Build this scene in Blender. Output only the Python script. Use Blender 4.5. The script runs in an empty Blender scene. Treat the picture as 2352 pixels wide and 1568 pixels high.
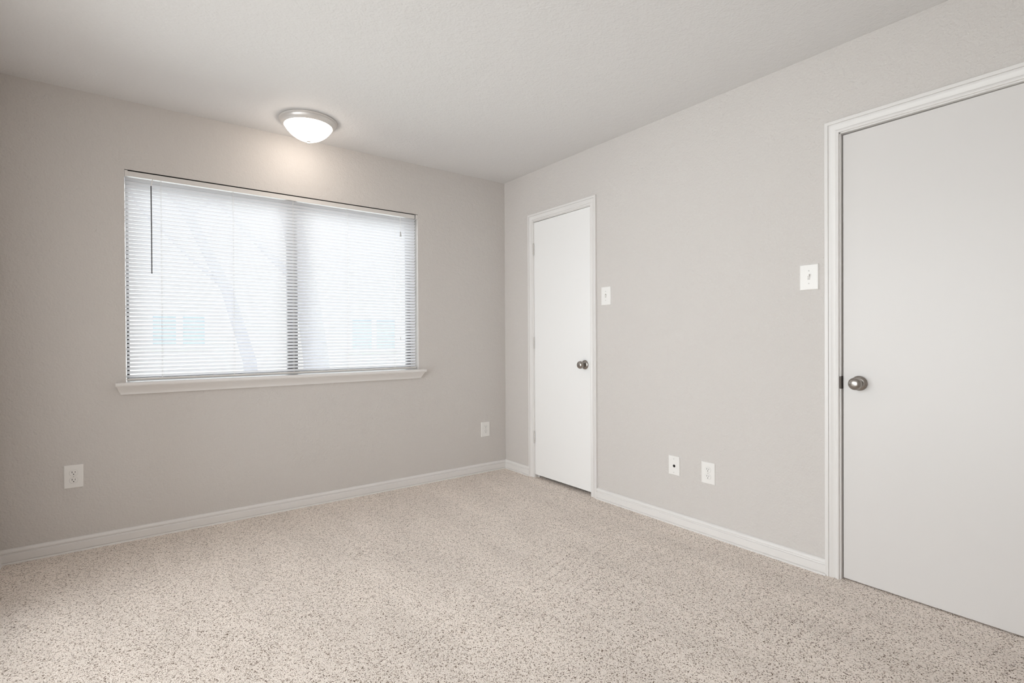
import bpy, bmesh, math, random
from mathutils import Vector, Matrix

random.seed(7)
SC = bpy.context.scene
COL = SC.collection

# ------------------------------------------------------------------ camera
cam_d = bpy.data.cameras.new('camera')
cam_d.sensor_fit = 'HORIZONTAL'
cam_d.sensor_width = 36.0
cam_d.lens = 18.0456
cam_d.clip_start = 0.02
cam = bpy.data.objects.new('camera', cam_d)
COL.objects.link(cam)
YAW, PITCH, ROLL = math.radians(37.0303), math.radians(-0.3452), math.radians(-0.3020)
fw = Vector((math.sin(YAW) * math.cos(PITCH), math.cos(YAW) * math.cos(PITCH), math.sin(PITCH)))
rt = Vector((math.cos(YAW), -math.sin(YAW), 0))
up = rt.cross(fw)
r2 = rt * math.cos(ROLL) + up * math.sin(ROLL)
u2 = -rt * math.sin(ROLL) + up * math.cos(ROLL)
CAM = Vector((-2.6129, -3.5612, 1.1120))
cam.matrix_world = Matrix(((r2.x, u2.x, -fw.x, CAM.x), (r2.y, u2.y, -fw.y, CAM.y),
                           (r2.z, u2.z, -fw.z, CAM.z), (0, 0, 0, 1)))
SC.camera = cam

# ------------------------------------------------------------------ view, sky, daylight and added fill
SC.view_settings.view_transform = 'Standard'
SC.view_settings.look = 'None'
SC.view_settings.exposure = 0.0
SC.view_settings.gamma = 1.0
SC.view_settings.use_curve_mapping = False
SC.cycles.use_denoising = True
SC.cycles.max_bounces = 24
SC.cycles.diffuse_bounces = 16
SC.cycles.transparent_max_bounces = 24
SC.cycles.sample_clamp_indirect = 12.0
SC.cycles.caustics_reflective = False
SC.cycles.caustics_refractive = False

XL = -3.126         # left wall
SKY = 3.7          # bright overcast sky outside
DAY = 37.0        # daylight reaching the window from the open sky
SIDE = 28.5        # added fill light from the left wall, no source seen there
LAMP = 11.5         # ceiling lamp bulbs

world = bpy.data.worlds.new('overcast_sky')
SC.world = world
world.use_nodes = True
wn = world.node_tree.nodes['Background']
wn.inputs['Color'].default_value = (0.93, 0.96, 1.0, 1)
wn.inputs['Strength'].default_value = SKY


def area_light(name, loc, target, sx, sy, watts, colour):
    ld = bpy.data.lights.new(name, 'AREA')
    ld.shape = 'RECTANGLE'
    ld.size, ld.size_y = sx, sy
    ld.energy = watts
    ld.color = colour
    o = bpy.data.objects.new(name, ld)
    COL.objects.link(o)
    o.location = loc
    o.rotation_euler = (Vector(target) - Vector(loc)).to_track_quat('-Z', 'Y').to_euler()
    return o


area_light('window_daylight', (-1.7, 0.62, 1.62), (-1.7, -0.5, 1.42), 2.4, 1.7, DAY, (0.95, 0.975, 1.0))
area_light('side_fill_light', (XL - .03, -2.05, 1.18), (0.0, -2.05, 1.18), 2.75, 1.84, SIDE, (1.0, 0.975, 0.945))  # fill light added to brighten the room from the unseen left side


# ------------------------------------------------------------------ materials
def mat(name, col, rough=0.5, metal=0.0, spec=0.5):
    m = bpy.data.materials.new(name)
    m.use_nodes = True
    b = m.node_tree.nodes['Principled BSDF']
    b.inputs['Base Color'].default_value = (*col, 1)
    b.inputs['Roughness'].default_value = rough
    b.inputs['Metallic'].default_value = metal
    b.inputs['Specular IOR Level'].default_value = spec
    return m


def nd(m, typ, **kw):
    n = m.node_tree.nodes.new(typ)
    for k, v in kw.items():
        setattr(n, k, v)
    return n


def lk(m, a, b):
    m.node_tree.links.new(a, b)


def painted(name, col, rough, scale, dist, strength):
    """paint over orange-peel drywall texture"""
    m = mat(name, col, rough, spec=0.3)
    b = m.node_tree.nodes['Principled BSDF']
    tc = nd(m, 'ShaderNodeTexCoord')
    n1 = nd(m, 'ShaderNodeTexNoise'); n1.inputs['Scale'].default_value = scale
    n1.inputs['Detail'].default_value = 3.0; n1.inputs['Roughness'].default_value = 0.55
    n2 = nd(m, 'ShaderNodeTexNoise'); n2.inputs['Scale'].default_value = scale * 0.35
    n2.inputs['Detail'].default_value = 2.0
    ad = nd(m, 'ShaderNodeMath', operation='ADD')
    lk(m, tc.outputs['Object'], n1.inputs['Vector']); lk(m, tc.outputs['Object'], n2.inputs['Vector'])
    lk(m, n1.outputs['Fac'], ad.inputs[0]); lk(m, n2.outputs['Fac'], ad.inputs[1])
    bp = nd(m, 'ShaderNodeBump'); bp.inputs['Strength'].default_value = strength
    bp.inputs['Distance'].default_value = dist
    lk(m, ad.outputs[0], bp.inputs['Height']); lk(m, bp.outputs['Normal'], b.inputs['Normal'])
    return m


M = {}
M['wall'] = painted('greige_wall_paint', (0.610, 0.583, 0.560), 0.7, 105, 0.0040, 0.75)
M['ceiling'] = painted('ceiling_paint', (0.690, 0.682, 0.675), 0.8, 95, 0.004, 0.5)
M['trim'] = mat('white_trim_paint', (0.74, 0.725, 0.710), 0.35)
M['door'] = mat('white_door_paint', (0.675, 0.658, 0.645), 0.38)
M['door_lit'] = mat('white_door_paint_lit', (0.84, 0.84, 0.835), 0.35)  # same paint as the other door, lightened to paint in stronger light
M['plastic'] = mat('white_plastic', (0.80, 0.79, 0.77), 0.3)
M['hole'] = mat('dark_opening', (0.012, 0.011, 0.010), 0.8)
M['slot'] = mat('dark_slot_metal', (0.05, 0.045, 0.04), 0.6)  # one even dark metal tone
M['screw'] = mat('painted_screw', (0.55, 0.54, 0.52), 0.35)
M['nickel'] = mat('satin_nickel', (0.36, 0.335, 0.31), 0.27, 1.0)
M['strike'] = mat('dark_strike_metal', (0.10, 0.085, 0.075), 0.45, 0.6)
M['nickel_rim'] = mat('brushed_nickel_rim', (0.72, 0.70, 0.68), 0.38, 0.55)
M['hinge'] = mat('hinge_metal', (0.60, 0.58, 0.55), 0.4, 0.5)
M['rail'] = mat('blind_rail_enamel', (0.66, 0.64, 0.62), 0.4)
M['wand'] = mat('clear_grey_wand', (0.10, 0.10, 0.11), 0.25)
M['tassel'] = mat('tassel_plastic', (0.45, 0.45, 0.45), 0.4)
M['cord'] = mat('blind_cord', (0.80, 0.80, 0.79), 0.8)
M['frame'] = mat('dark_bronze_aluminium', (0.050, 0.048, 0.050), 0.45, 0.3)
M['cavity'] = mat('closet_shade_paint', (0.10, 0.09, 0.085), 0.9)  # dark tone paints the shade in the space behind the doors

# blind slat: thin white enamel that lets some daylight through
m = mat('blind_slat_enamel', (0.82, 0.82, 0.83), 0.5)
b = m.node_tree.nodes['Principled BSDF']
tr = nd(m, 'ShaderNodeBsdfTranslucent'); tr.inputs['Color'].default_value = (0.80, 0.80, 0.83, 1)
mx = nd(m, 'ShaderNodeMixShader'); mx.inputs[0].default_value = 0.40
lk(m, b.outputs[0], mx.inputs[1]); lk(m, tr.outputs[0], mx.inputs[2])
lk(m, mx.outputs[0], m.node_tree.nodes['Material Output'].inputs['Surface'])
M['slat'] = m

# window glass
m = mat('window_glass', (1, 1, 1), 0.0)
gl = nd(m, 'ShaderNodeBsdfGlossy'); gl.inputs['Roughness'].default_value = 0.02
tp = nd(m, 'ShaderNodeBsdfTransparent'); tp.inputs['Color'].default_value = (0.94, 0.96, 0.96, 1)
fr = nd(m, 'ShaderNodeFresnel'); fr.inputs['IOR'].default_value = 1.45
mx = nd(m, 'ShaderNodeMixShader')
lk(m, fr.outputs[0], mx.inputs[0]); lk(m, tp.outputs[0], mx.inputs[1]); lk(m, gl.outputs[0], mx.inputs[2])
lk(m, mx.outputs[0], m.node_tree.nodes['Material Output'].inputs['Surface'])
M['glass'] = m

# lit opal glass of the ceiling lamp
m = mat('lit_opal_glass', (0.9, 0.88, 0.85), 0.3)
b = m.node_tree.nodes['Principled BSDF']
b.inputs['Emission Color'].default_value = (1.0, 0.885, 0.78, 1)
b.inputs['Emission Strength'].default_value = LAMP
M['opal'] = m

# carpet: short beige twist pile with brown flecks
m = mat('beige_flecked_carpet', (0.6, 0.5, 0.42), 0.95, spec=0.1)
b = m.node_tree.nodes['Principled BSDF']
tc = nd(m, 'ShaderNodeTexCoord')
dn = nd(m, 'ShaderNodeTexNoise'); dn.inputs['Scale'].default_value = 120; dn.inputs['Detail'].default_value = 2
dm = nd(m, 'ShaderNodeVectorMath', operation='MULTIPLY_ADD')
dm.inputs[1].default_value = (0.006, 0.006, 0.006)
lk(m, tc.outputs['Object'], dn.inputs['Vector']); lk(m, dn.outputs['Color'], dm.inputs[0]); lk(m, tc.outputs['Object'], dm.inputs[2])
vo = nd(m, 'ShaderNodeTexVoronoi'); vo.inputs['Scale'].default_value = 300
lk(m, dm.outputs[0], vo.inputs['Vector'])
sp = nd(m, 'ShaderNodeSeparateColor'); lk(m, vo.outputs['Color'], sp.inputs[0])
cr = nd(m, 'ShaderNodeValToRGB')
el = cr.color_ramp.elements
el[0].position = 0.0; el[0].color = (0.13, 0.09, 0.065, 1)
el[1].position = 1.0; el[1].color = (0.96, 0.885, 0.815, 1)
for p, c in ((0.075, (0.22, 0.165, 0.125, 1)), (0.135, (0.62, 0.53, 0.46, 1)), (0.36, (0.92, 0.825, 0.755, 1))):
    e = el.new(p); e.color = c
lk(m, sp.outputs[0], cr.inputs[0])
# broad brushed patches left by the vacuum
pn = nd(m, 'ShaderNodeTexNoise'); pn.inputs['Scale'].default_value = 2.2; pn.inputs['Detail'].default_value = 3
mp = nd(m, 'ShaderNodeMapping'); mp.inputs['Rotation'].default_value = (0, 0, 0.6); mp.inputs['Scale'].default_value = (2.2, 0.7, 1)
lk(m, tc.outputs['Object'], mp.inputs[0]); lk(m, mp.outputs[0], pn.inputs['Vector'])
pr = nd(m, 'ShaderNodeMapRange'); pr.inputs['From Min'].default_value = 0.3; pr.inputs['From Max'].default_value = 0.7
pr.inputs['To Min'].default_value = 0.93; pr.inputs['To Max'].default_value = 1.05
lk(m, pn.outputs['Fac'], pr.inputs[0])
vm = nd(m, 'ShaderNodeVectorMath', operation='SCALE')
lk(m, cr.outputs['Color'], vm.inputs[0]); lk(m, pr.outputs[0], vm.inputs['Scale'])
lk(m, vm.outputs[0], b.inputs['Base Color'])
bn = nd(m, 'ShaderNodeTexNoise'); bn.inputs['Scale'].default_value = 230; bn.inputs['Detail'].default_value = 3
lk(m, tc.outputs['Object'], bn.inputs['Vector'])
bp = nd(m, 'ShaderNodeBump'); bp.inputs['Strength'].default_value = 0.9; bp.inputs['Distance'].default_value = 0.008
# furrows combed into the pile by the vacuum head, in patches
# (strokes fan out from where the person with the vacuum stood)
wx = nd(m, 'ShaderNodeSeparateXYZ'); lk(m, tc.outputs['Object'], wx.inputs[0])
ax_ = nd(m, 'ShaderNodeMath', operation='ADD'); ax_.inputs[1].default_value = 3.96; lk(m, wx.outputs[0], ax_.inputs[0])
ay_ = nd(m, 'ShaderNodeMath', operation='ADD'); ay_.inputs[1].default_value = 2.73; lk(m, wx.outputs[1], ay_.inputs[0])
at_ = nd(m, 'ShaderNodeMath', operation='ARCTAN2'); lk(m, ay_.outputs[0], at_.inputs[0]); lk(m, ax_.outputs[0], at_.inputs[1])
am_ = nd(m, 'ShaderNodeMath', operation='MULTIPLY'); am_.inputs[1].default_value = 3.0; lk(m, at_.outputs[0], am_.inputs[0])
wm = nd(m, 'ShaderNodeCombineXYZ'); lk(m, am_.outputs[0], wm.inputs[1])
wxs = nd(m, 'ShaderNodeMath', operation='MULTIPLY'); wxs.inputs[1].default_value = 0.35; lk(m, wx.outputs[0], wxs.inputs[0])
lk(m, wxs.outputs[0], wm.inputs[0])
wv = nd(m, 'ShaderNodeTexWave', wave_type='BANDS', bands_direction='Y'); wv.inputs['Scale'].default_value = 6.6
wv.inputs['Distortion'].default_value = 1.6; wv.inputs['Detail'].default_value = 2.0; wv.inputs['Detail Scale'].default_value = 0.8
lk(m, wm.outputs[0], wv.inputs['Vector'])
mk = nd(m, 'ShaderNodeTexNoise'); mk.inputs['Scale'].default_value = 1.7; mk.inputs['Detail'].default_value = 1.5
mm = nd(m, 'ShaderNodeMapping'); mm.inputs['Rotation'].default_value = (0, 0, math.radians(-15)); mm.inputs['Scale'].default_value = (0.8, 1.6, 1)
mm.inputs['Location'].default_value = (0.2, 1.15, 0)
lk(m, tc.outputs['Object'], mm.inputs[0]); lk(m, mm.outputs[0], mk.inputs['Vector'])
mr = nd(m, 'ShaderNodeMapRange'); mr.inputs['From Min'].default_value = 0.52; mr.inputs['From Max'].default_value = 0.66
mr.inputs['To Min'].default_value = 0.0; mr.inputs['To Max'].default_value = 0.4
lk(m, mk.outputs['Fac'], mr.inputs[0])
for cxyz, rad in (((-0.85, -1.80, 0), 0.42), ((-0.50, -2.62, 0), 0.34)):       # two well combed patches
    dv = nd(m, 'ShaderNodeVectorMath', operation='DISTANCE'); dv.inputs[1].default_value = cxyz
    lk(m, tc.outputs['Object'], dv.inputs[0])
    dr = nd(m, 'ShaderNodeMapRange'); dr.inputs['From Min'].default_value = rad; dr.inputs['From Max'].default_value = rad * 0.45
    dr.inputs['To Max'].default_value = 0.55
    lk(m, dv.outputs['Value'], dr.inputs[0])
    mq = nd(m, 'ShaderNodeMath', operation='MAXIMUM'); lk(m, mr.outputs[0], mq.inputs[0]); lk(m, dr.outputs[0], mq.inputs[1])
    mr = mq
mu = nd(m, 'ShaderNodeMath', operation='MULTIPLY'); lk(m, wv.outputs['Fac'], mu.inputs[0]); lk(m, mr.outputs[0], mu.inputs[1])
ad = nd(m, 'ShaderNodeMath', operation='ADD'); lk(m, bn.outputs['Fac'], ad.inputs[0]); lk(m, mu.outputs[0], ad.inputs[1])
lk(m, ad.outputs[0], bp.inputs['Height']); lk(m, bp.outputs['Normal'], b.inputs['Normal'])
ws = nd(m, 'ShaderNodeMapRange'); ws.inputs['From Min'].default_value = 0.22; ws.inputs['From Max'].default_value = 0.0  # extra dark flecks in the furrows, painting shadow where the pile parts
ws.inputs['To Max'].default_value = 0.16
lk(m, wv.outputs['Fac'], ws.inputs[0])
wp_ = nd(m, 'ShaderNodeMath', operation='MULTIPLY'); lk(m, ws.outputs[0], wp_.inputs[0]); lk(m, mr.outputs[0], wp_.inputs[1])
sb = nd(m, 'ShaderNodeMath', operation='SUBTRACT'); lk(m, sp.outputs[0], sb.inputs[0]); lk(m, wp_.outputs[0], sb.inputs[1])
lk(m, sb.outputs[0], cr.inputs[0])
M['carpet'] = m

M['lawn'] = mat('pale_ground', (0.42, 0.44, 0.38), 0.9)
M['siding'] = mat('white_siding', (0.80, 0.80, 0.78), 0.7)
M['siding_trim'] = mat('white_exterior_trim', (0.88, 0.88, 0.88), 0.6)
M['blue_pane'] = mat('blue_tinted_pane', (0.40, 0.53, 0.68), 0.25)
M['roof'] = mat('grey_shingle', (0.30, 0.29, 0.28), 0.9)
M['bark'] = mat('pale_grey_bark', (0.42, 0.41, 0.46), 0.95)


# ------------------------------------------------------------------ mesh helpers
def bm_box(bm, x0, x1, y0, y1, z0, z1):
    v = [bm.verts.new(p) for p in ((x0, y0, z0), (x1, y0, z0), (x1, y1, z0), (x0, y1, z0),
                                   (x0, y0, z1), (x1, y0, z1), (x1, y1, z1), (x0, y1, z1))]
    for f in ((0, 3, 2, 1), (4, 5, 6, 7), (0, 1, 5, 4), (1, 2, 6, 5), (2, 3, 7, 6), (3, 0, 4, 7)):
        bm.faces.new([v[i] for i in f])
    return v


def bm_loft(bm, rings, close=True, cap=True):
    """rings: lists of points; quads between consecutive rings"""
    vs = [[bm.verts.new(p) for p in r] for r in rings]
    n = len(vs[0])
    for a, c in zip(vs, vs[1:]):
        for i in range(n if close else n - 1):
            j = (i + 1) % n
            bm.faces.new((a[i], a[j], c[j], c[i]))
    if cap and close:
        bm.faces.new(vs[0][::-1]); bm.faces.new(vs[-1])


def bm_lathe(bm, prof, centre, axis='z', seg=40, sgn=1):
    """prof: (radius, distance along axis) from first to last; ends at radius ~0 are closed by a fan"""
    c = Vector(centre)
    ex = {'z': (Vector((1, 0, 0)), Vector((0, 1, 0)), Vector((0, 0, 1))),
          'x': (Vector((0, 1, 0)), Vector((0, 0, 1)), Vector((1, 0, 0))),
          'y': (Vector((0, 0, 1)), Vector((1, 0, 0)), Vector((0, 1, 0)))}[axis]
    rings = []
    for r, h in prof:
        r = max(r, 1e-5)
        rings.append([c + ex[0] * r * math.cos(2 * math.pi * i / seg) + ex[1] * r * math.sin(2 * math.pi * i / seg)
                      + ex[2] * h * sgn for i in range(seg)])
    bm_loft(bm, rings)


def bm_tube(bm, pts, r, seg=8):
    rings = []
    for i, p in enumerate(pts):
        p = Vector(p)
        a = Vector(pts[max(i - 1, 0)]); c = Vector(pts[min(i + 1, len(pts) - 1)])
        d = (c - a).normalized()
        s = d.cross(Vector((0, 0.3, 1) if abs(d.z) < 0.9 else (1, 0.2, 0))).normalized()
        t = d.cross(s)
        rr = r[i] if isinstance(r, (list, tuple)) else r
        rings.append([p + s * rr * math.cos(2 * math.pi * k / seg) + t * rr * math.sin(2 * math.pi * k / seg)
                      for k in range(seg)])
    bm_loft(bm, rings)


def obj(name, bm, m, parent=None, bevel=0.0, smooth=False, segs=2):
    bmesh.ops.recalc_face_normals(bm, faces=bm.faces[:])
    me = bpy.data.meshes.new(name)
    bm.to_mesh(me); bm.free()
    me.materials.append(m)
    if smooth:
        for p in me.polygons:
            p.use_smooth = True
        me.set_sharp_from_angle(angle=math.radians(38))
    o = bpy.data.objects.new(name, me)
    COL.objects.link(o)
    if bevel:
        bv = o.modifiers.new('bevel', 'BEVEL'); bv.width = bevel; bv.segments = segs
        bv.limit_method = 'ANGLE'; bv.angle_limit = math.radians(35)
    if parent:
        o.parent = parent
        o.matrix_parent_inverse = Matrix.Translation(-parent.location)
    return o


def thing(name, loc, label=None, cat=None, group=None, kind=None):
    o = bpy.data.objects.new(name, None)
    COL.objects.link(o)
    o.location = loc
    o.empty_display_size = 0.05
    return tag(o, label, cat, group, kind)


def tag(o, label=None, cat=None, group=None, kind=None):
    if label: o['label'] = label
    if cat: o['category'] = cat
    if group: o['group'] = group
    if kind: o['kind'] = kind
    return o


def box_obj(name, x0, x1, y0, y1, z0, z1, m, parent=None, bevel=0.0):
    bm = bmesh.new(); bm_box(bm, x0, x1, y0, y1, z0, z1)
    return obj(name, bm, m, parent, bevel)


# ------------------------------------------------------------------ room shell
H = 2.44
YB, XC = -3.98, 0.62           # back wall, back of the closet
WX0, WX1, WZ0, WZ1 = -2.608, -0.8215, 0.880, 2.0600       # window opening
D1a, D1b = -0.389, -1.021                   # closet door opening (y)
D2a, D2b = -2.588, -3.372                   # near door opening (y)
DT = 2.043                                  # door head

tag(box_obj('floor', XL - .12, XC + .1, YB - .12, 0.18, -0.12, 0.0, M['carpet']), kind='structure')
tag(box_obj('ceiling', XL - .12, XC + .1, YB - .12, 0.18, H, H + .12, M['ceiling']), kind='structure')
LY0, LY1, LZ0, LZ1 = -3.45, -0.65, 0.05, 2.12         # opening added in the left wall for the fill light
bm = bmesh.new()
bm_box(bm, XL - .12, XL, YB, LY0, 0, H)
bm_box(bm, XL - .12, XL, LY1, 0, 0, H)
bm_box(bm, XL - .12, XL, LY0, LY1, 0, LZ0)
bm_box(bm, XL - .12, XL, LY0, LY1, LZ1, H)
tag(obj('wall_left', bm, M['wall']), kind='structure')
tag(box_obj('wall_back', XL - .12, XC + .1, YB - .12, YB, 0, H, M['wall']), kind='structure')
# window wall: opening, and a slot added behind the drywall skin to darken the gap
bm = bmesh.new()
bm_box(bm, XL - .12, WX0, 0, .18, 0, H)
bm_box(bm, WX1, XC + .1, 0, .18, 0, H)
bm_box(bm, WX0, WX1, 0, .18, 0, WZ0 - 0.020)
bm_box(bm, WX0, WX1, 0, .003, WZ1, H)
bm_box(bm, WX0, WX1, .003, .18, WZ1 + .05, H)
bm_box(bm, WX0, WX1, .085, .18, WZ1, WZ1 + .05)
tag(obj('wall_far', bm, M['wall']), kind='structure')
# right wall with two door openings
bm = bmesh.new()
T = .115
bm_box(bm, 0, T, D1a, 0, 0, H)
bm_box(bm, 0, T, D2a, D1b, 0, H)
bm_box(bm, 0, T, YB, D2b, 0, H)
bm_box(bm, 0, T, D1b, D1a, DT + .02, H)
bm_box(bm, 0, T, D2b, D2a, DT + .02, H)
tag(obj('wall_right', bm, M['wall']), kind='structure')
tag(box_obj('wall_closet', XC, XC + .1, YB, 0, 0, H, M['cavity']), kind='structure')
tag(box_obj('wall_divider', T, XC, -1.95, -1.85, 0, H, M['cavity']), kind='structure')

# ------------------------------------------------------------------ baseboards
BP = [(0, 0), (0.0165, 0), (0.0168, 0.004), (0.0155, 0.0062), (0.0098, 0.0080), (0.0125, 0.012), (0.0130, 0.036),
      (0.0128, 0.0450), (0.0075, 0.0482), (0.0068, 0.0512), (0.0105, 0.0550), (0.0105, 0.0600), (0.0095, 0.0655),
      (0.0060, 0.0700), (0.0020, 0.0718), (0, 0.0718)]
BP = [(t * 1.32, z * 1.02) for t, z in BP]


def baseboard(bm, a, c, nrm, ma=0, mc=0):
    """profile swept from a to c; nrm points into the room; ma/mc mitre the ends"""
    a, c, n = Vector(a), Vector(c), Vector(nrm)
    d = (c - a).normalized()
    r1 = [a + n * t + d * t * ma + Vector((0, 0, z)) for t, z in BP]
    r3 = [c + n * t - d * t * mc + Vector((0, 0, z)) for t, z in BP]
    bm_loft(bm, [r1, r3])


bm = bmesh.new(); baseboard(bm, (XL, 0, 0), (0, 0, 0), (0, -1, 0), 1, 1)
tag(obj('baseboard_far', bm, M['trim'], smooth=True), kind='structure')
bm = bmesh.new()
baseboard(bm, (0, 0, 0), (0, -0.332, 0), (-1, 0, 0), 1, 0)
baseboard(bm, (0, -1.078, 0), (0, -2.536, 0), (-1, 0, 0))
baseboard(bm, (0, -3.435, 0), (0, YB, 0), (-1, 0, 0))
tag(obj('baseboard_right', bm, M['trim'], smooth=True), kind='structure')
bm = bmesh.new(); baseboard(bm, (XL, 0, 0), (XL, -.62, 0), (1, 0, 0), 1, 0); baseboard(bm, (XL, -3.48, 0), (XL, YB, 0), (1, 0, 0), 0, 1)
tag(obj('baseboard_left', bm, M['trim'], smooth=True), kind='structure')
bm = bmesh.new(); baseboard(bm, (XL, YB, 0), (0, YB, 0), (0, 1, 0), 1, 1)
tag(obj('baseboard_back', bm, M['trim'], smooth=True), kind='structure')

# ------------------------------------------------------------------ doors
# casing profile: (distance outwards from the opening, thickness)
CP = [(0.0, 0.0), (0.0, 0.0080), (0.0015, 0.0104), (0.0050, 0.0118), (0.0090, 0.0110), (0.0125, 0.0078), (0.0150, 0.0058), (0.0210, 0.0068),
      (0.0300, 0.0105), (0.0365, 0.0140), (0.0385, 0.0138), (0.0395, 0.0105), (0.0412, 0.0105), (0.0422, 0.0158), (0.0560, 0.0158),
      (0.0575, 0.0140), (0.0575, 0.0)]


def casing(bm, y1, y0, zt):
    """mitred casing round an opening in the right wall, y1 (far) > y0 (near)"""
    for pts in (
        [[Vector((-t, y1 + s, 0)) for s, t in CP], [Vector((-t, y1 + s, zt + s)) for s, t in CP],
         [Vector((-t, y0 - s, zt + s)) for s, t in CP], [Vector((-t, y0 - s, 0)) for s, t in CP]],):
        bm_loft(bm, pts)


def knob(root, y, z, x0, latch_y):
    """round satin nickel knob standing out towards -x"""
    bm = bmesh.new()
    bm_lathe(bm, [(0.0, 0), (0.0325, 0), (0.0335, 0.0015), (0.0325, 0.004), (0.027, 0.0085), (0.020, 0.011),
                  (0.0135, 0.012), (0.0, 0.012)], (x0, y, z), 'x', 48, -1)
    rose = obj('rose', bm, M['nickel'], root, smooth=True)
    bm = bmesh.new()
    bm_lathe(bm, [(0.0, 0.010), (0.0115, 0.010), (0.0105, 0.020), (0.0110, 0.028), (0.0175, 0.0315), (0.0235, 0.036),
                  (0.0272, 0.043), (0.0275, 0.050), (0.0250, 0.057), (0.0190, 0.0622), (0.0100, 0.0648), (0.0, 0.0655)],
             (x0, y, z), 'x', 48, -1)
    kn = obj('door_knob', bm, M['nickel'], root, smooth=True)
    return rose, kn


def door(name, ya, yb, slab, gaps, knob_pos, hinges, hinge_y, strike, lab):
    root = thing(name, (0, (ya + yb) / 2, 0), lab, 'door', kind='structure')
    bm = bmesh.new(); casing(bm, ya, yb, DT)
    obj('door_casing', bm, M['trim'], root, smooth=True)
    # jamb with stop
    bm = bmesh.new()
    J = 0.016
    rv = 0.005
    bm_box(bm, 0.0, T, ya - rv, ya + 0.0 + .0, 0, DT + 0.0)
    bm_box(bm, 0.0, T, yb, yb + rv, 0, DT + 0.0)
    bm_box(bm, 0.0, T, yb, ya, DT - rv, DT + .02)
    xs = slab['x'] + 0.036
    bm_box(bm, xs, xs + .03, ya - rv - .011, ya - rv, 0, DT - rv)
    bm_box(bm, xs, xs + .03, yb + rv, yb + rv + .011, 0, DT - rv)
    bm_box(bm, xs, xs + .03, yb + rv, ya - rv, DT - rv - .011, DT - rv)
    jb = obj('door_jamb', bm, M['trim'], root)
    # slab, its head a little out of square
    bm = bmesh.new()
    y1, y0 = slab['y1'], slab['y0']
    x0, x1 = slab['x'], slab['x'] + 0.035
    zb, zt1, zt0 = slab['zb'], slab['zt1'], slab['zt0']
    v = [bm.verts.new(p) for p in ((x0, y0, zb), (x1, y0, zb), (x1, y1, zb), (x0, y1, zb),
                                   (x0, y0, zt0), (x1, y0, zt0), (x1, y1, zt1), (x0, y1, zt1))]
    for f in ((0, 3, 2, 1), (4, 5, 6, 7), (0, 1, 5, 4), (1, 2, 6, 5), (2, 3, 7, 6), (3, 0, 4, 7)):
        bm.faces.new([v[i] for i in f])
    sl = obj('door_slab', bm, M['door_lit' if name == 'door_1' else 'door'], root, bevel=0.0012)
    sl['label'] = 'flat plain white door leaf'
    rose, kn = knob(root, knob_pos[0], knob_pos[1], x0, 0)
    rose['label'] = 'round nickel rose behind the knob'
    kn['label'] = 'satin nickel round knob'
    # latch bolt in the gap and strike plate
    bm = bmesh.new()
    ly, lz, ly2 = strike
    bm_box(bm, x0 + .004, x0 + .020, min(ly, ly2), max(ly, ly2), lz - .012, lz + .012)
    o = obj('latch_bolt', bm, M['strike'], root, bevel=.001)
    bm = bmesh.new()
    side = 1 if ly > knob_pos[0] else -1
    edge = (ya - rv) if side > 0 else (yb + rv)
    bm_box(bm, -0.0012, x0 + .030, min(edge, edge - side * .0012), max(edge, edge - side * .0012), lz - .029, lz + .029)
    bm_box(bm, -0.0016, 0.0, min(edge, edge + side * .005), max(edge, edge + side * .005), lz - .028, lz + .028)
    o = obj('strike_plate', bm, M['strike'], root)
    o['label'] = 'dark nickel strike plate in the jamb'
    for hz in hinges:
        bm = bmesh.new()
        for k in range(5):
            z0 = hz - .0445 + k * .0178
            bm_lathe(bm, [(0, 0), (.0052, 0), (.0058, .0010), (.0058, .0164), (.0052, .0174), (0, .0174)],
                     (x0 - .0050, hinge_y, z0), 'z', 14)
        bm_lathe(bm, [(0, 0), (.0035, .0), (.0035, .003), (0, .004)], (x0 - .005, hinge_y, hz + .0445), 'z', 10)
        bm_lathe(bm, [(0, 0), (.0035, .0), (.0035, .003), (0, .004)], (x0 - .005, hinge_y, hz - .0445), 'z', 10, -1)
        s = 1 if hinge_y > (ya + yb) / 2 else -1
        bm_box(bm, x0 - .0022, x0 + .0005, min(hinge_y, hinge_y + s * .009), max(hinge_y, hinge_y + s * .009),
               hz - .0445, hz + .0445)
        h = obj('hinge', bm, M['hinge'], root, smooth=True)
    return root


door('door_1', D1a, D1b, dict(x=0.001, y1=-0.3965, y0=-1.0125, zb=0.026, zt1=2.0325, zt0=2.0355), None,
     (-0.958, 0.922), (1.822, 1.076, 0.322), -0.3945, (-1.0120, 0.922, -1.0170),
     'narrow white closet door near the room corner')
door('door_2', D2a, D2b, dict(x=0.016, y1=-2.5970, y0=-3.362, zb=0.006, zt1=2.0315, zt0=2.0365), None,
     (-2.6615, 0.9025), (1.80, 1.05, 0.28), -3.3665, (-2.5975, 0.9025, -2.5932),
     'wide white door at the right edge, cut off by the frame')

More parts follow.
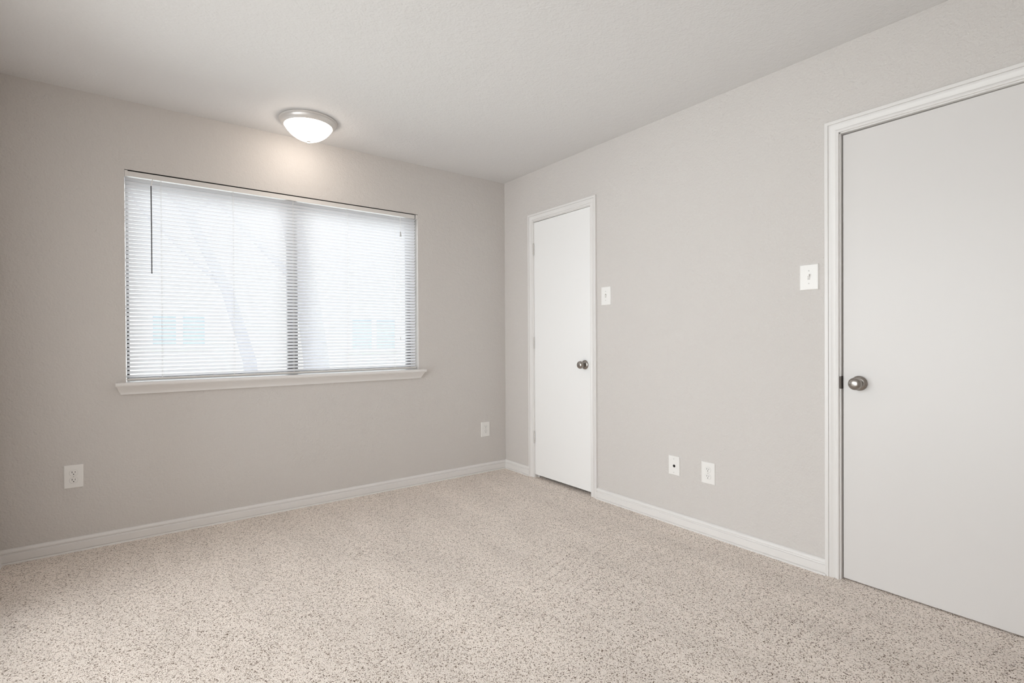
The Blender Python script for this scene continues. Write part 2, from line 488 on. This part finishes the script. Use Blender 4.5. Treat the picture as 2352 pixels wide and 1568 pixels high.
# ------------------------------------------------------------------ window
win = thing('window_1', (-1.715, 0.14, WZ0), 'wide sliding window behind the white mini blind', 'window', kind='structure')
bm = bmesh.new()
fy0, fy1 = .135, .170
bm_box(bm, WX0 + .004, WX0 + .017, fy0, fy1, WZ0, WZ1)
bm_box(bm, WX1 - .030, WX1, fy0, fy1, WZ0, WZ1)
bm_box(bm, WX0 + .017, WX1 - .030, fy0, fy1, WZ0, WZ0 + .022)
bm_box(bm, WX0 + .017, WX1 - .030, fy0, fy1, WZ1 - .045, WZ1)
obj('window_frame', bm, M['frame'], win, bevel=.002)
bm = bmesh.new()
bm_box(bm, -1.731, -1.666, fy0 - .006, fy1 - .004, WZ0 + .022, WZ1 - .045)
obj('meeting_stile', bm, M['frame'], win, bevel=.002)
bm = bmesh.new(); bm_box(bm, WX0 + .017, -1.731, .150, .153, WZ0 + .03, WZ1 - .045); obj('window_pane', bm, M['glass'], win)
bm = bmesh.new(); bm_box(bm, -1.666, WX1 - .030, .158, .161, WZ0 + .03, WZ1 - .045); obj('window_pane', bm, M['glass'], win)
# near-black strips added in the slot over the blind to paint its shade
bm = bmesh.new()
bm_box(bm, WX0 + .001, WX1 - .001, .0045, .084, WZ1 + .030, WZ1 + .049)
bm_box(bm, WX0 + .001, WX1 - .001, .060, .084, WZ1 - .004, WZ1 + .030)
o = obj('slot_shade_strips', bm, M['hole'], win)
o['label'] = 'dark strips painting the shade in the slot above the blind'
# stool and apron
bm = bmesh.new()
SX0, SX1 = -2.655, -0.7835
prof = [(.135, 0), (-.054, 0), (-.0585, -.0015), (-.061, -.006), (-.061, -.0125), (-.0585, -.0175), (-.056, -.0195), (.0, -.0195), (.135, -.0195)]
# inside the recess the stool is only as wide as the opening
bm_loft(bm, [[Vector((x, min(y, 0.0), WZ0 + z)) for y, z in prof[:8]] for x in (SX0, SX1)])
bm_box(bm, WX0, WX1, 0.0, .135, WZ0 - .0195, WZ0)
o = obj('window_sill', bm, M['trim'], win, smooth=True)
bm = bmesh.new()
ap = [(0, 0, -.0195), (0, -.046, -.0195), (.0015, -.046, -.0240), (.004, -.040, -.0300), (.007, -.030, -.040), (.010, -.024, -.048),
      (.013, -.0195, -.0545), (.0165, -.018, -.0600), (.019, -.018, -.0665), (.019, 0, -.0665)]
ax0, ax1 = SX0 + .004, SX1 - .008
bm_loft(bm, [[Vector((ax0 + i, y, WZ0 + z)) for i, y, z in ap], [Vector((ax1 - i, y, WZ0 + z)) for i, y, z in ap]])
obj('window_apron', bm, M['trim'], win, smooth=True)

# made-up glazed sliding door in the unseen left wall, housing the fill light
w2 = thing('added_fill_door', (XL - .1, -2.05, LZ0), 'added glazed door around the fill light in the left wall', 'door', kind='structure')
bm = bmesh.new()
for q in ((LY0, LY0 + .04, LZ0, LZ1), (LY1 - .04, LY1, LZ0, LZ1), (LY0 + .04, LY1 - .04, LZ0, LZ0 + .03),
          (LY0 + .04, LY1 - .04, LZ1 - .04, LZ1), (-2.08, -2.03, LZ0 + .03, LZ1 - .04)):
    bm_box(bm, XL - .115, XL - .085, q[0], q[1], q[2], q[3])
obj('fill_door_frame', bm, M['frame'], w2)
box_obj('fill_door_pane', XL - .102, XL - .099, LY0 + .04, LY1 - .04, LZ0 + .03, LZ1 - .04, M['glass'], w2)

# ------------------------------------------------------------------ mini blind
BX0, BX1 = WX0 + .0012, WX1 - .0155
blind = thing('mini_blind', (-1.715, .02, WZ1 - .006),
              'white horizontal mini blind with lowered, half tilted slats in the window recess', 'window blind')
# the head rail is an open U channel with its face flush with the wall
bm = bmesh.new()
hz1, hz0 = WZ1 - .0068, WZ1 - .0345
bm_box(bm, BX0 + .012, BX1 - .010, .001, .0022, hz0, hz1)
bm_box(bm, BX0 + .012, BX1 - .010, .0262, .0274, hz0, hz1)
bm_box(bm, BX0 + .012, BX1 - .010, .0022, .0262, hz0, hz0 + .0012)
obj('head_rail', bm, M['rail'], blind)
for xa, xb in ((WX0 + .0008, WX0 + .0150), (WX1 - .0150, WX1 - .0008)):
    bm = bmesh.new()
    bm_box(bm, xa, xb, -.0004, .0285, hz0 - .0015, hz1 + .0035)
    obj('end_bracket', bm, M['rail'], blind, bevel=.0008)
SW, TILT = .0252, math.radians(40)
BY = .0150 + .5 * SW * math.cos(TILT) * 0.35 + 0.002
z_top, z_bot = hz0 - .0125, WZ0 + .0310
NS = 52
pitch = (z_top - z_bot) / (NS - 1)


def slat_profile(zc, sw=SW, tilt=TILT, crown=.0016, n=6):
    up, dn = [], []
    for k in range(n + 1):
        s = (k / n - .5) * sw
        h = crown * (1 - (2 * k / n - 1) ** 2)
        # s runs from the room side (high edge) to the glass side (low edge)
        y = s * math.cos(tilt) + h * math.sin(tilt)
        z = -s * math.sin(tilt) + h * math.cos(tilt)
        up.append((BY + y, zc + z))
    return up


proto = None
for k in range(NS):
    zc = z_top - k * pitch
    if proto is None:
        bm = bmesh.new()
        pr = slat_profile(0)
        rings = [[Vector((x, y, z)) for y, z in pr] for x in (BX0, BX0 + .6, BX0 + 1.2, BX1)]
        bm_loft(bm, rings, close=False)
        proto = obj('slat', bm, M['slat'], None, smooth=True)
        proto.parent = blind
        proto.matrix_parent_inverse = Matrix.Translation(-blind.location)
        s = proto
    else:
        s = proto.copy(); COL.objects.link(s); s.parent = blind
        s.matrix_parent_inverse = Matrix.Translation(-blind.location)
    s.location = (random.uniform(-.0008, .0008), 0, zc)
bm = bmesh.new()
bm_box(bm, BX0, BX1, BY - .012, BY + .012, WZ0 + .0085, WZ0 + .0195)
obj('bottom_rail', bm, M['rail'], blind, bevel=.002)
for lx in (-2.4405, -2.0720, -1.7215, -1.3585, -1.0055):
    bm = bmesh.new()
    for yy in (BY - .0135, BY + .0135):
        for dx in ((-.0022, .0022) if yy < BY else (0,)):
            bm_tube(bm, [(lx + dx, yy, hz0), (lx + dx, yy, WZ0 + .0165)], .00055, 5)
    o = obj('ladder_cord', bm, M['cord'], blind)
WY = -.006
bm = bmesh.new()
wp = [(-2.4872, WY, 1.986), (-2.4868, WY - .002, 1.74), (-2.4872, WY - .001, 1.490)]
bm_tube(bm, wp, .0031, 8)
w = obj('tilt_wand', bm, M['wand'], blind, smooth=True)
w['label'] = 'grey translucent tilt wand'
bm = bmesh.new()
bm_tube(bm, [(-2.4790, .003, hz0 + .004), (-2.4800, WY, hz0 - .004), (-2.4835, WY - .001, 2.004), (-2.4872, WY, 1.988)],
        [.0016, .0018, .0022, .0038], 8)
obj('wand_hook', bm, M['plastic'], w, smooth=True)
pc = None
for (cx, ztop, zend) in ((-.9660, hz0, 1.909), (-.9705, hz0, 1.124)):
    bm = bmesh.new()
    bm_tube(bm, [(cx, .0, ztop), (cx, -.006, ztop - .02), (cx, -.006, zend)], .0007, 5)
    c = obj('pull_cord', bm, M['cord'], blind)
    bm = bmesh.new()
    big = zend > 1.5
    if big:
        bm_lathe(bm, [(0, 0), (.0035, -.001), (.0042, -.014), (.0065, -.030), (.0072, -.036), (0, -.037)], (cx, -.006, zend + .002), 'z', 14)
    else:
        bm_lathe(bm, [(0, 0), (.002, -.001), (.0030, -.018), (.0026, -.022), (0, -.023)], (cx, -.006, zend + .002), 'z', 12)
    obj('tassel', bm, M['tassel'], c, smooth=True)

# ------------------------------------------------------------------ ceiling lamp
LX, LY = -1.710, -0.320
lamp = thing('ceiling_light', (LX, LY, H), 'round flush ceiling light with glowing white glass bowl and nickel rim', 'ceiling light')
bm = bmesh.new()
bm_lathe(bm, [(0.0, 0), (.1635, 0), (.1660, .0022), (.1660, .0060), (.1622, .0090), (.1600, .0110), (.1612, .0135), (.1600, .0185),
              (.1560, .0255), (.1500, .0310), (.1435, .0338), (.1415, .0360), (.1400, .0372), (.1378, .0372), (.1362, .034), (.120, .030), (0.0, .030)],
         (LX, LY, H), 'z', 72, -1)
obj('lamp_rim', bm, M['nickel_rim'], lamp, smooth=True)
bm = bmesh.new()
pr = [(.1350, .0335), (.1362, .0375)]
for k in range(1, 19):
    t_ = 1 - (1 - k / 18) ** 1.6
    pr.append((.1365 * (1 - t_) ** 0.60 * (1 + .26 * t_), .0375 + .0870 * t_))
bm_lathe(bm, [(0, .0335)] + pr, (LX, LY, H), 'z', 72, -1)
sh = obj('glass_shade', bm, M['opal'], lamp, smooth=True)
sh['label'] = 'glowing white glass bowl'
bm = bmesh.new()
bm_lathe(bm, [(0, .1225), (.0120, .1225), (.0130, .1245), (.0095, .1270), (.0065, .1290), (.0085, .1330), (.0080, .1370), (.0045, .1395), (0, .1405)],
         (LX, LY, H), 'z', 24, -1)
obj('finial', bm, M['nickel_rim'], lamp, smooth=True)


# ------------------------------------------------------------------ wall plates
class Frame:
    """places plate geometry on a wall: u across (viewer's right), v up, w out of the wall"""
    def __init__(self, origin, wall):
        self.o = Vector(origin)
        self.u, self.w = (Vector((1, 0, 0)), Vector((0, -1, 0))) if wall == 'far' else (Vector((0, -1, 0)), Vector((-1, 0, 0)))

    def p(self, u, v, w):
        return self.o + self.u * u + Vector((0, 0, v)) + self.w * w


def plate_mesh(F, w2, h2, t=.0062, b=.0040):
    bm = bmesh.new()
    bm_loft(bm, [[F.p(sx * (w2 - i), sz * (h2 - i), d) for sx, sz in ((-1, -1), (1, -1), (1, 1), (-1, 1))]
                 for i, d in ((0, 0), (0, .0022), (b * .35, t * .80), (b, t))])
    return bm


def disc(F, u, v, w0, w1, ru, rv, seg=20, flat=None):
    bm = bmesh.new()
    rings = []
    for w in (w0, w1):
        r = []
        for k in range(seg):
            a = 2 * math.pi * k / seg
            x, y = ru * math.cos(a), rv * math.sin(a)
            if flat: y = max(-flat, min(flat, y))
            r.append(F.p(u + x, v + y, w))
        rings.append(r)
    bm_loft(bm, rings)
    return bm


def quad_box(F, u, v, du, dv, w0, w1, bm=None):
    bm = bm or bmesh.new()
    bm_loft(bm, [[F.p(u + a * du, v + c * dv, w) for a, c in ((-1, -1), (1, -1), (1, 1), (-1, 1))] for w in (w0, w1)])
    return bm


def outlet(origin, wall, w2, h2, label):
    F = Frame(origin, wall)
    root = thing('electrical_outlet', origin, label, 'outlet', 'electrical outlets low on the walls')
    obj('cover_plate', plate_mesh(F, w2, h2), M['plastic'], root, smooth=False)
    for s in (1, -1):
        v = s * .0195
        rc = obj('receptacle', disc(F, 0, v, .0055, .0078, .0172, .0172, 36, .0142), M['plastic'], root, bevel=.0006)
        # sub-parts: slots and earth hole
        bm = quad_box(F, -.0064, v + .0040, .0011, .0048, .0074, .0081)
        quad_box(F, .0064, v + .0040, .0010, .0038, .0074, .0081, bm)
        obj('blade_slots', bm, M['hole'], rc)
        obj('ground_hole', disc(F, 0, v - .0068, .0074, .0081, .0027, .0024, 14), M['hole'], rc)
        # dark seam round the receptacle face
        obj('seam', disc(F, 0, v, .0050, .00645, .0182, .0182, 36, .0152), M['screw'], rc)
    obj('screw', disc(F, 0, 0, .0060, .0072, .0030, .0030, 14), M['screw'], root)
    return root


outlet((-2.8340, 0, .3955), 'far', .0400, .0610, 'white duplex outlet low on the window wall, left of the window')
outlet((-0.2110, 0, .3550), 'far', .0420, .0615, 'white duplex outlet low on the window wall, near the corner')
outlet((0, -1.9250, .3500), 'right', .0420, .0605, 'white duplex outlet on the right wall, beside the cable plate')


def switch(origin, wall, w2, h2, label):
    F = Frame(origin, wall)
    root = thing('light_switch', origin, label, 'light switch', 'toggle light switches by the doors')
    obj('cover_plate', plate_mesh(F, w2, h2), M['plastic'], root)
    sc_ = obj('toggle_collar', quad_box(F, 0, 0, .0056, .0122, .0055, .0068), M['screw'], root)
    bm = bmesh.new()
    # lever pointing up
    bm_loft(bm, [[F.p(a * .0046, c * .0050 + dv, w) for a, c in ((-1, -1), (1, -1), (1, 1), (-1, 1))]
                 for dv, w in ((.000, .0060), (.0050, .0110), (.0100, .0170))])
    obj('toggle_lever', bm, M['plastic'], root, bevel=.0008)
    for s in (1, -1):
        obj('screw', disc(F, 0, s * .0302, .0060, .0072, .0029, .0029, 14), M['screw'], root)
    return root


switch((0, -1.1640, 1.3970), 'right', .0420, .0620, 'white toggle light switch just right of the closet door')
switch((0, -2.4590, 1.3965), 'right', .0420, .0610, 'white toggle light switch left of the wide near door')

F = Frame((0, -1.7010, .3490), 'right')
cp = thing('cable_wall_plate', (0, -1.7010, .3490), 'white wall plate with a black round cable hole on the right wall', 'wall plate')
obj('cover_plate', plate_mesh(F, .0385, .0565), M['plastic'], cp)
o = obj('cable_port', disc(F, .002, -.0015, .0055, .0068, .0085, .0085, 28), M['hole'], cp)
o['label'] = 'black round cable hole'
for s in (1, -1):
    obj('screw', disc(F, 0, s * .0400, .0060, .0072, .0029, .0029, 14), M['screw'], cp)

# ------------------------------------------------------------------ outside, seen through the slats
tag(box_obj('ground', -16, 18, .14, 24, -.40, -.30, M['lawn']), kind='structure')


def at(px, py, y):
    f, r, u = fw, r2, u2
    F_ = 1178.98
    d = f + r * ((px - 1176) / F_) - u * ((py - 784) / F_)
    return CAM + d * ((y - CAM.y) / d.y)


HY = 7.5
house = thing('neighbouring_house', (0, HY, -.3), 'pale neighbouring house with small paned windows seen faintly through the blind', 'house')
bm = bmesh.new(); bm_box(bm, -7, 11, HY, HY + 5, -.3, 4.2)
obj('house_wall', bm, M['siding'], house)
bm = bmesh.new()
bm_loft(bm, [[Vector((x, HY - .5, 4.15)), Vector((x, HY + 2.5, 4.95)), Vector((x, HY + 5.5, 4.15))] for x in (-7.4, 11.4)])
obj('house_roof', bm, M['roof'], house)
for (pxa, pya, pxb, pyb) in ((350, 722, 470, 790), (806, 735, 905, 800)):
    a, c = at(pxa, pya, HY), at(pxb, pyb, HY)
    xm = (a.x + c.x) / 2
    bm = bmesh.new()
    t = .09
    for q in ((a.x - t, a.x, c.z - t, a.z + t), (c.x, c.x + t, c.z - t, a.z + t), (a.x, c.x, a.z, a.z + t),
              (a.x, c.x, c.z - t, c.z), (xm - .05, xm + .05, c.z, a.z)):
        bm_box(bm, q[0], q[1], HY - .07, HY, q[2], q[3])
    wf = obj('house_window_frame', bm, M['siding_trim'], house)
    for p0, p1 in ((a.x, xm - .05), (xm + .05, c.x)):
        bm = bmesh.new(); bm_box(bm, p0, p1, HY - .03, HY - .001, c.z, a.z)
        obj('house_window_pane', bm, M['blue_pane'], wf)


def tree(px, y, r, lean, label, h=6.5):
    b0 = at(px, 870, y)
    x0, z0 = b0.x, -.3
    root = thing('tree', (x0, y, z0), label, 'tree', 'trees outside the window')
    bm = bmesh.new()
    pts = [(x0 + lean * k * k / 36 * h, y + .03 * math.sin(k), z0 + h * k / 6) for k in range(7)]
    rad = [r * (1.25 - .13 * k) for k in range(7)]
    bm_tube(bm, pts, rad, 12)
    obj('trunk', bm, M['bark'], root, smooth=True)
    for k, (s, dz) in enumerate(((-1, 2), (1, 3), (-1, 4), (1, 5))):
        p = Vector(pts[dz])
        q = [p, p + Vector((s * .5, .1, .5)), p + Vector((s * 1.1, .3, 1.2)), p + Vector((s * 1.5, .2, 2.1))]
        bm = bmesh.new(); bm_tube(bm, q, [r * .42, r * .33, r * .22, r * .1], 8)
        obj('branch', bm, M['bark'], root, smooth=True)


tree(735, 4.6, .17, -.25, 'thicker tree trunk outside, right of the window\'s middle bar')
tree(590, 5.4, .09, -.55, 'thin leaning tree trunk outside, left of the window\'s middle bar')
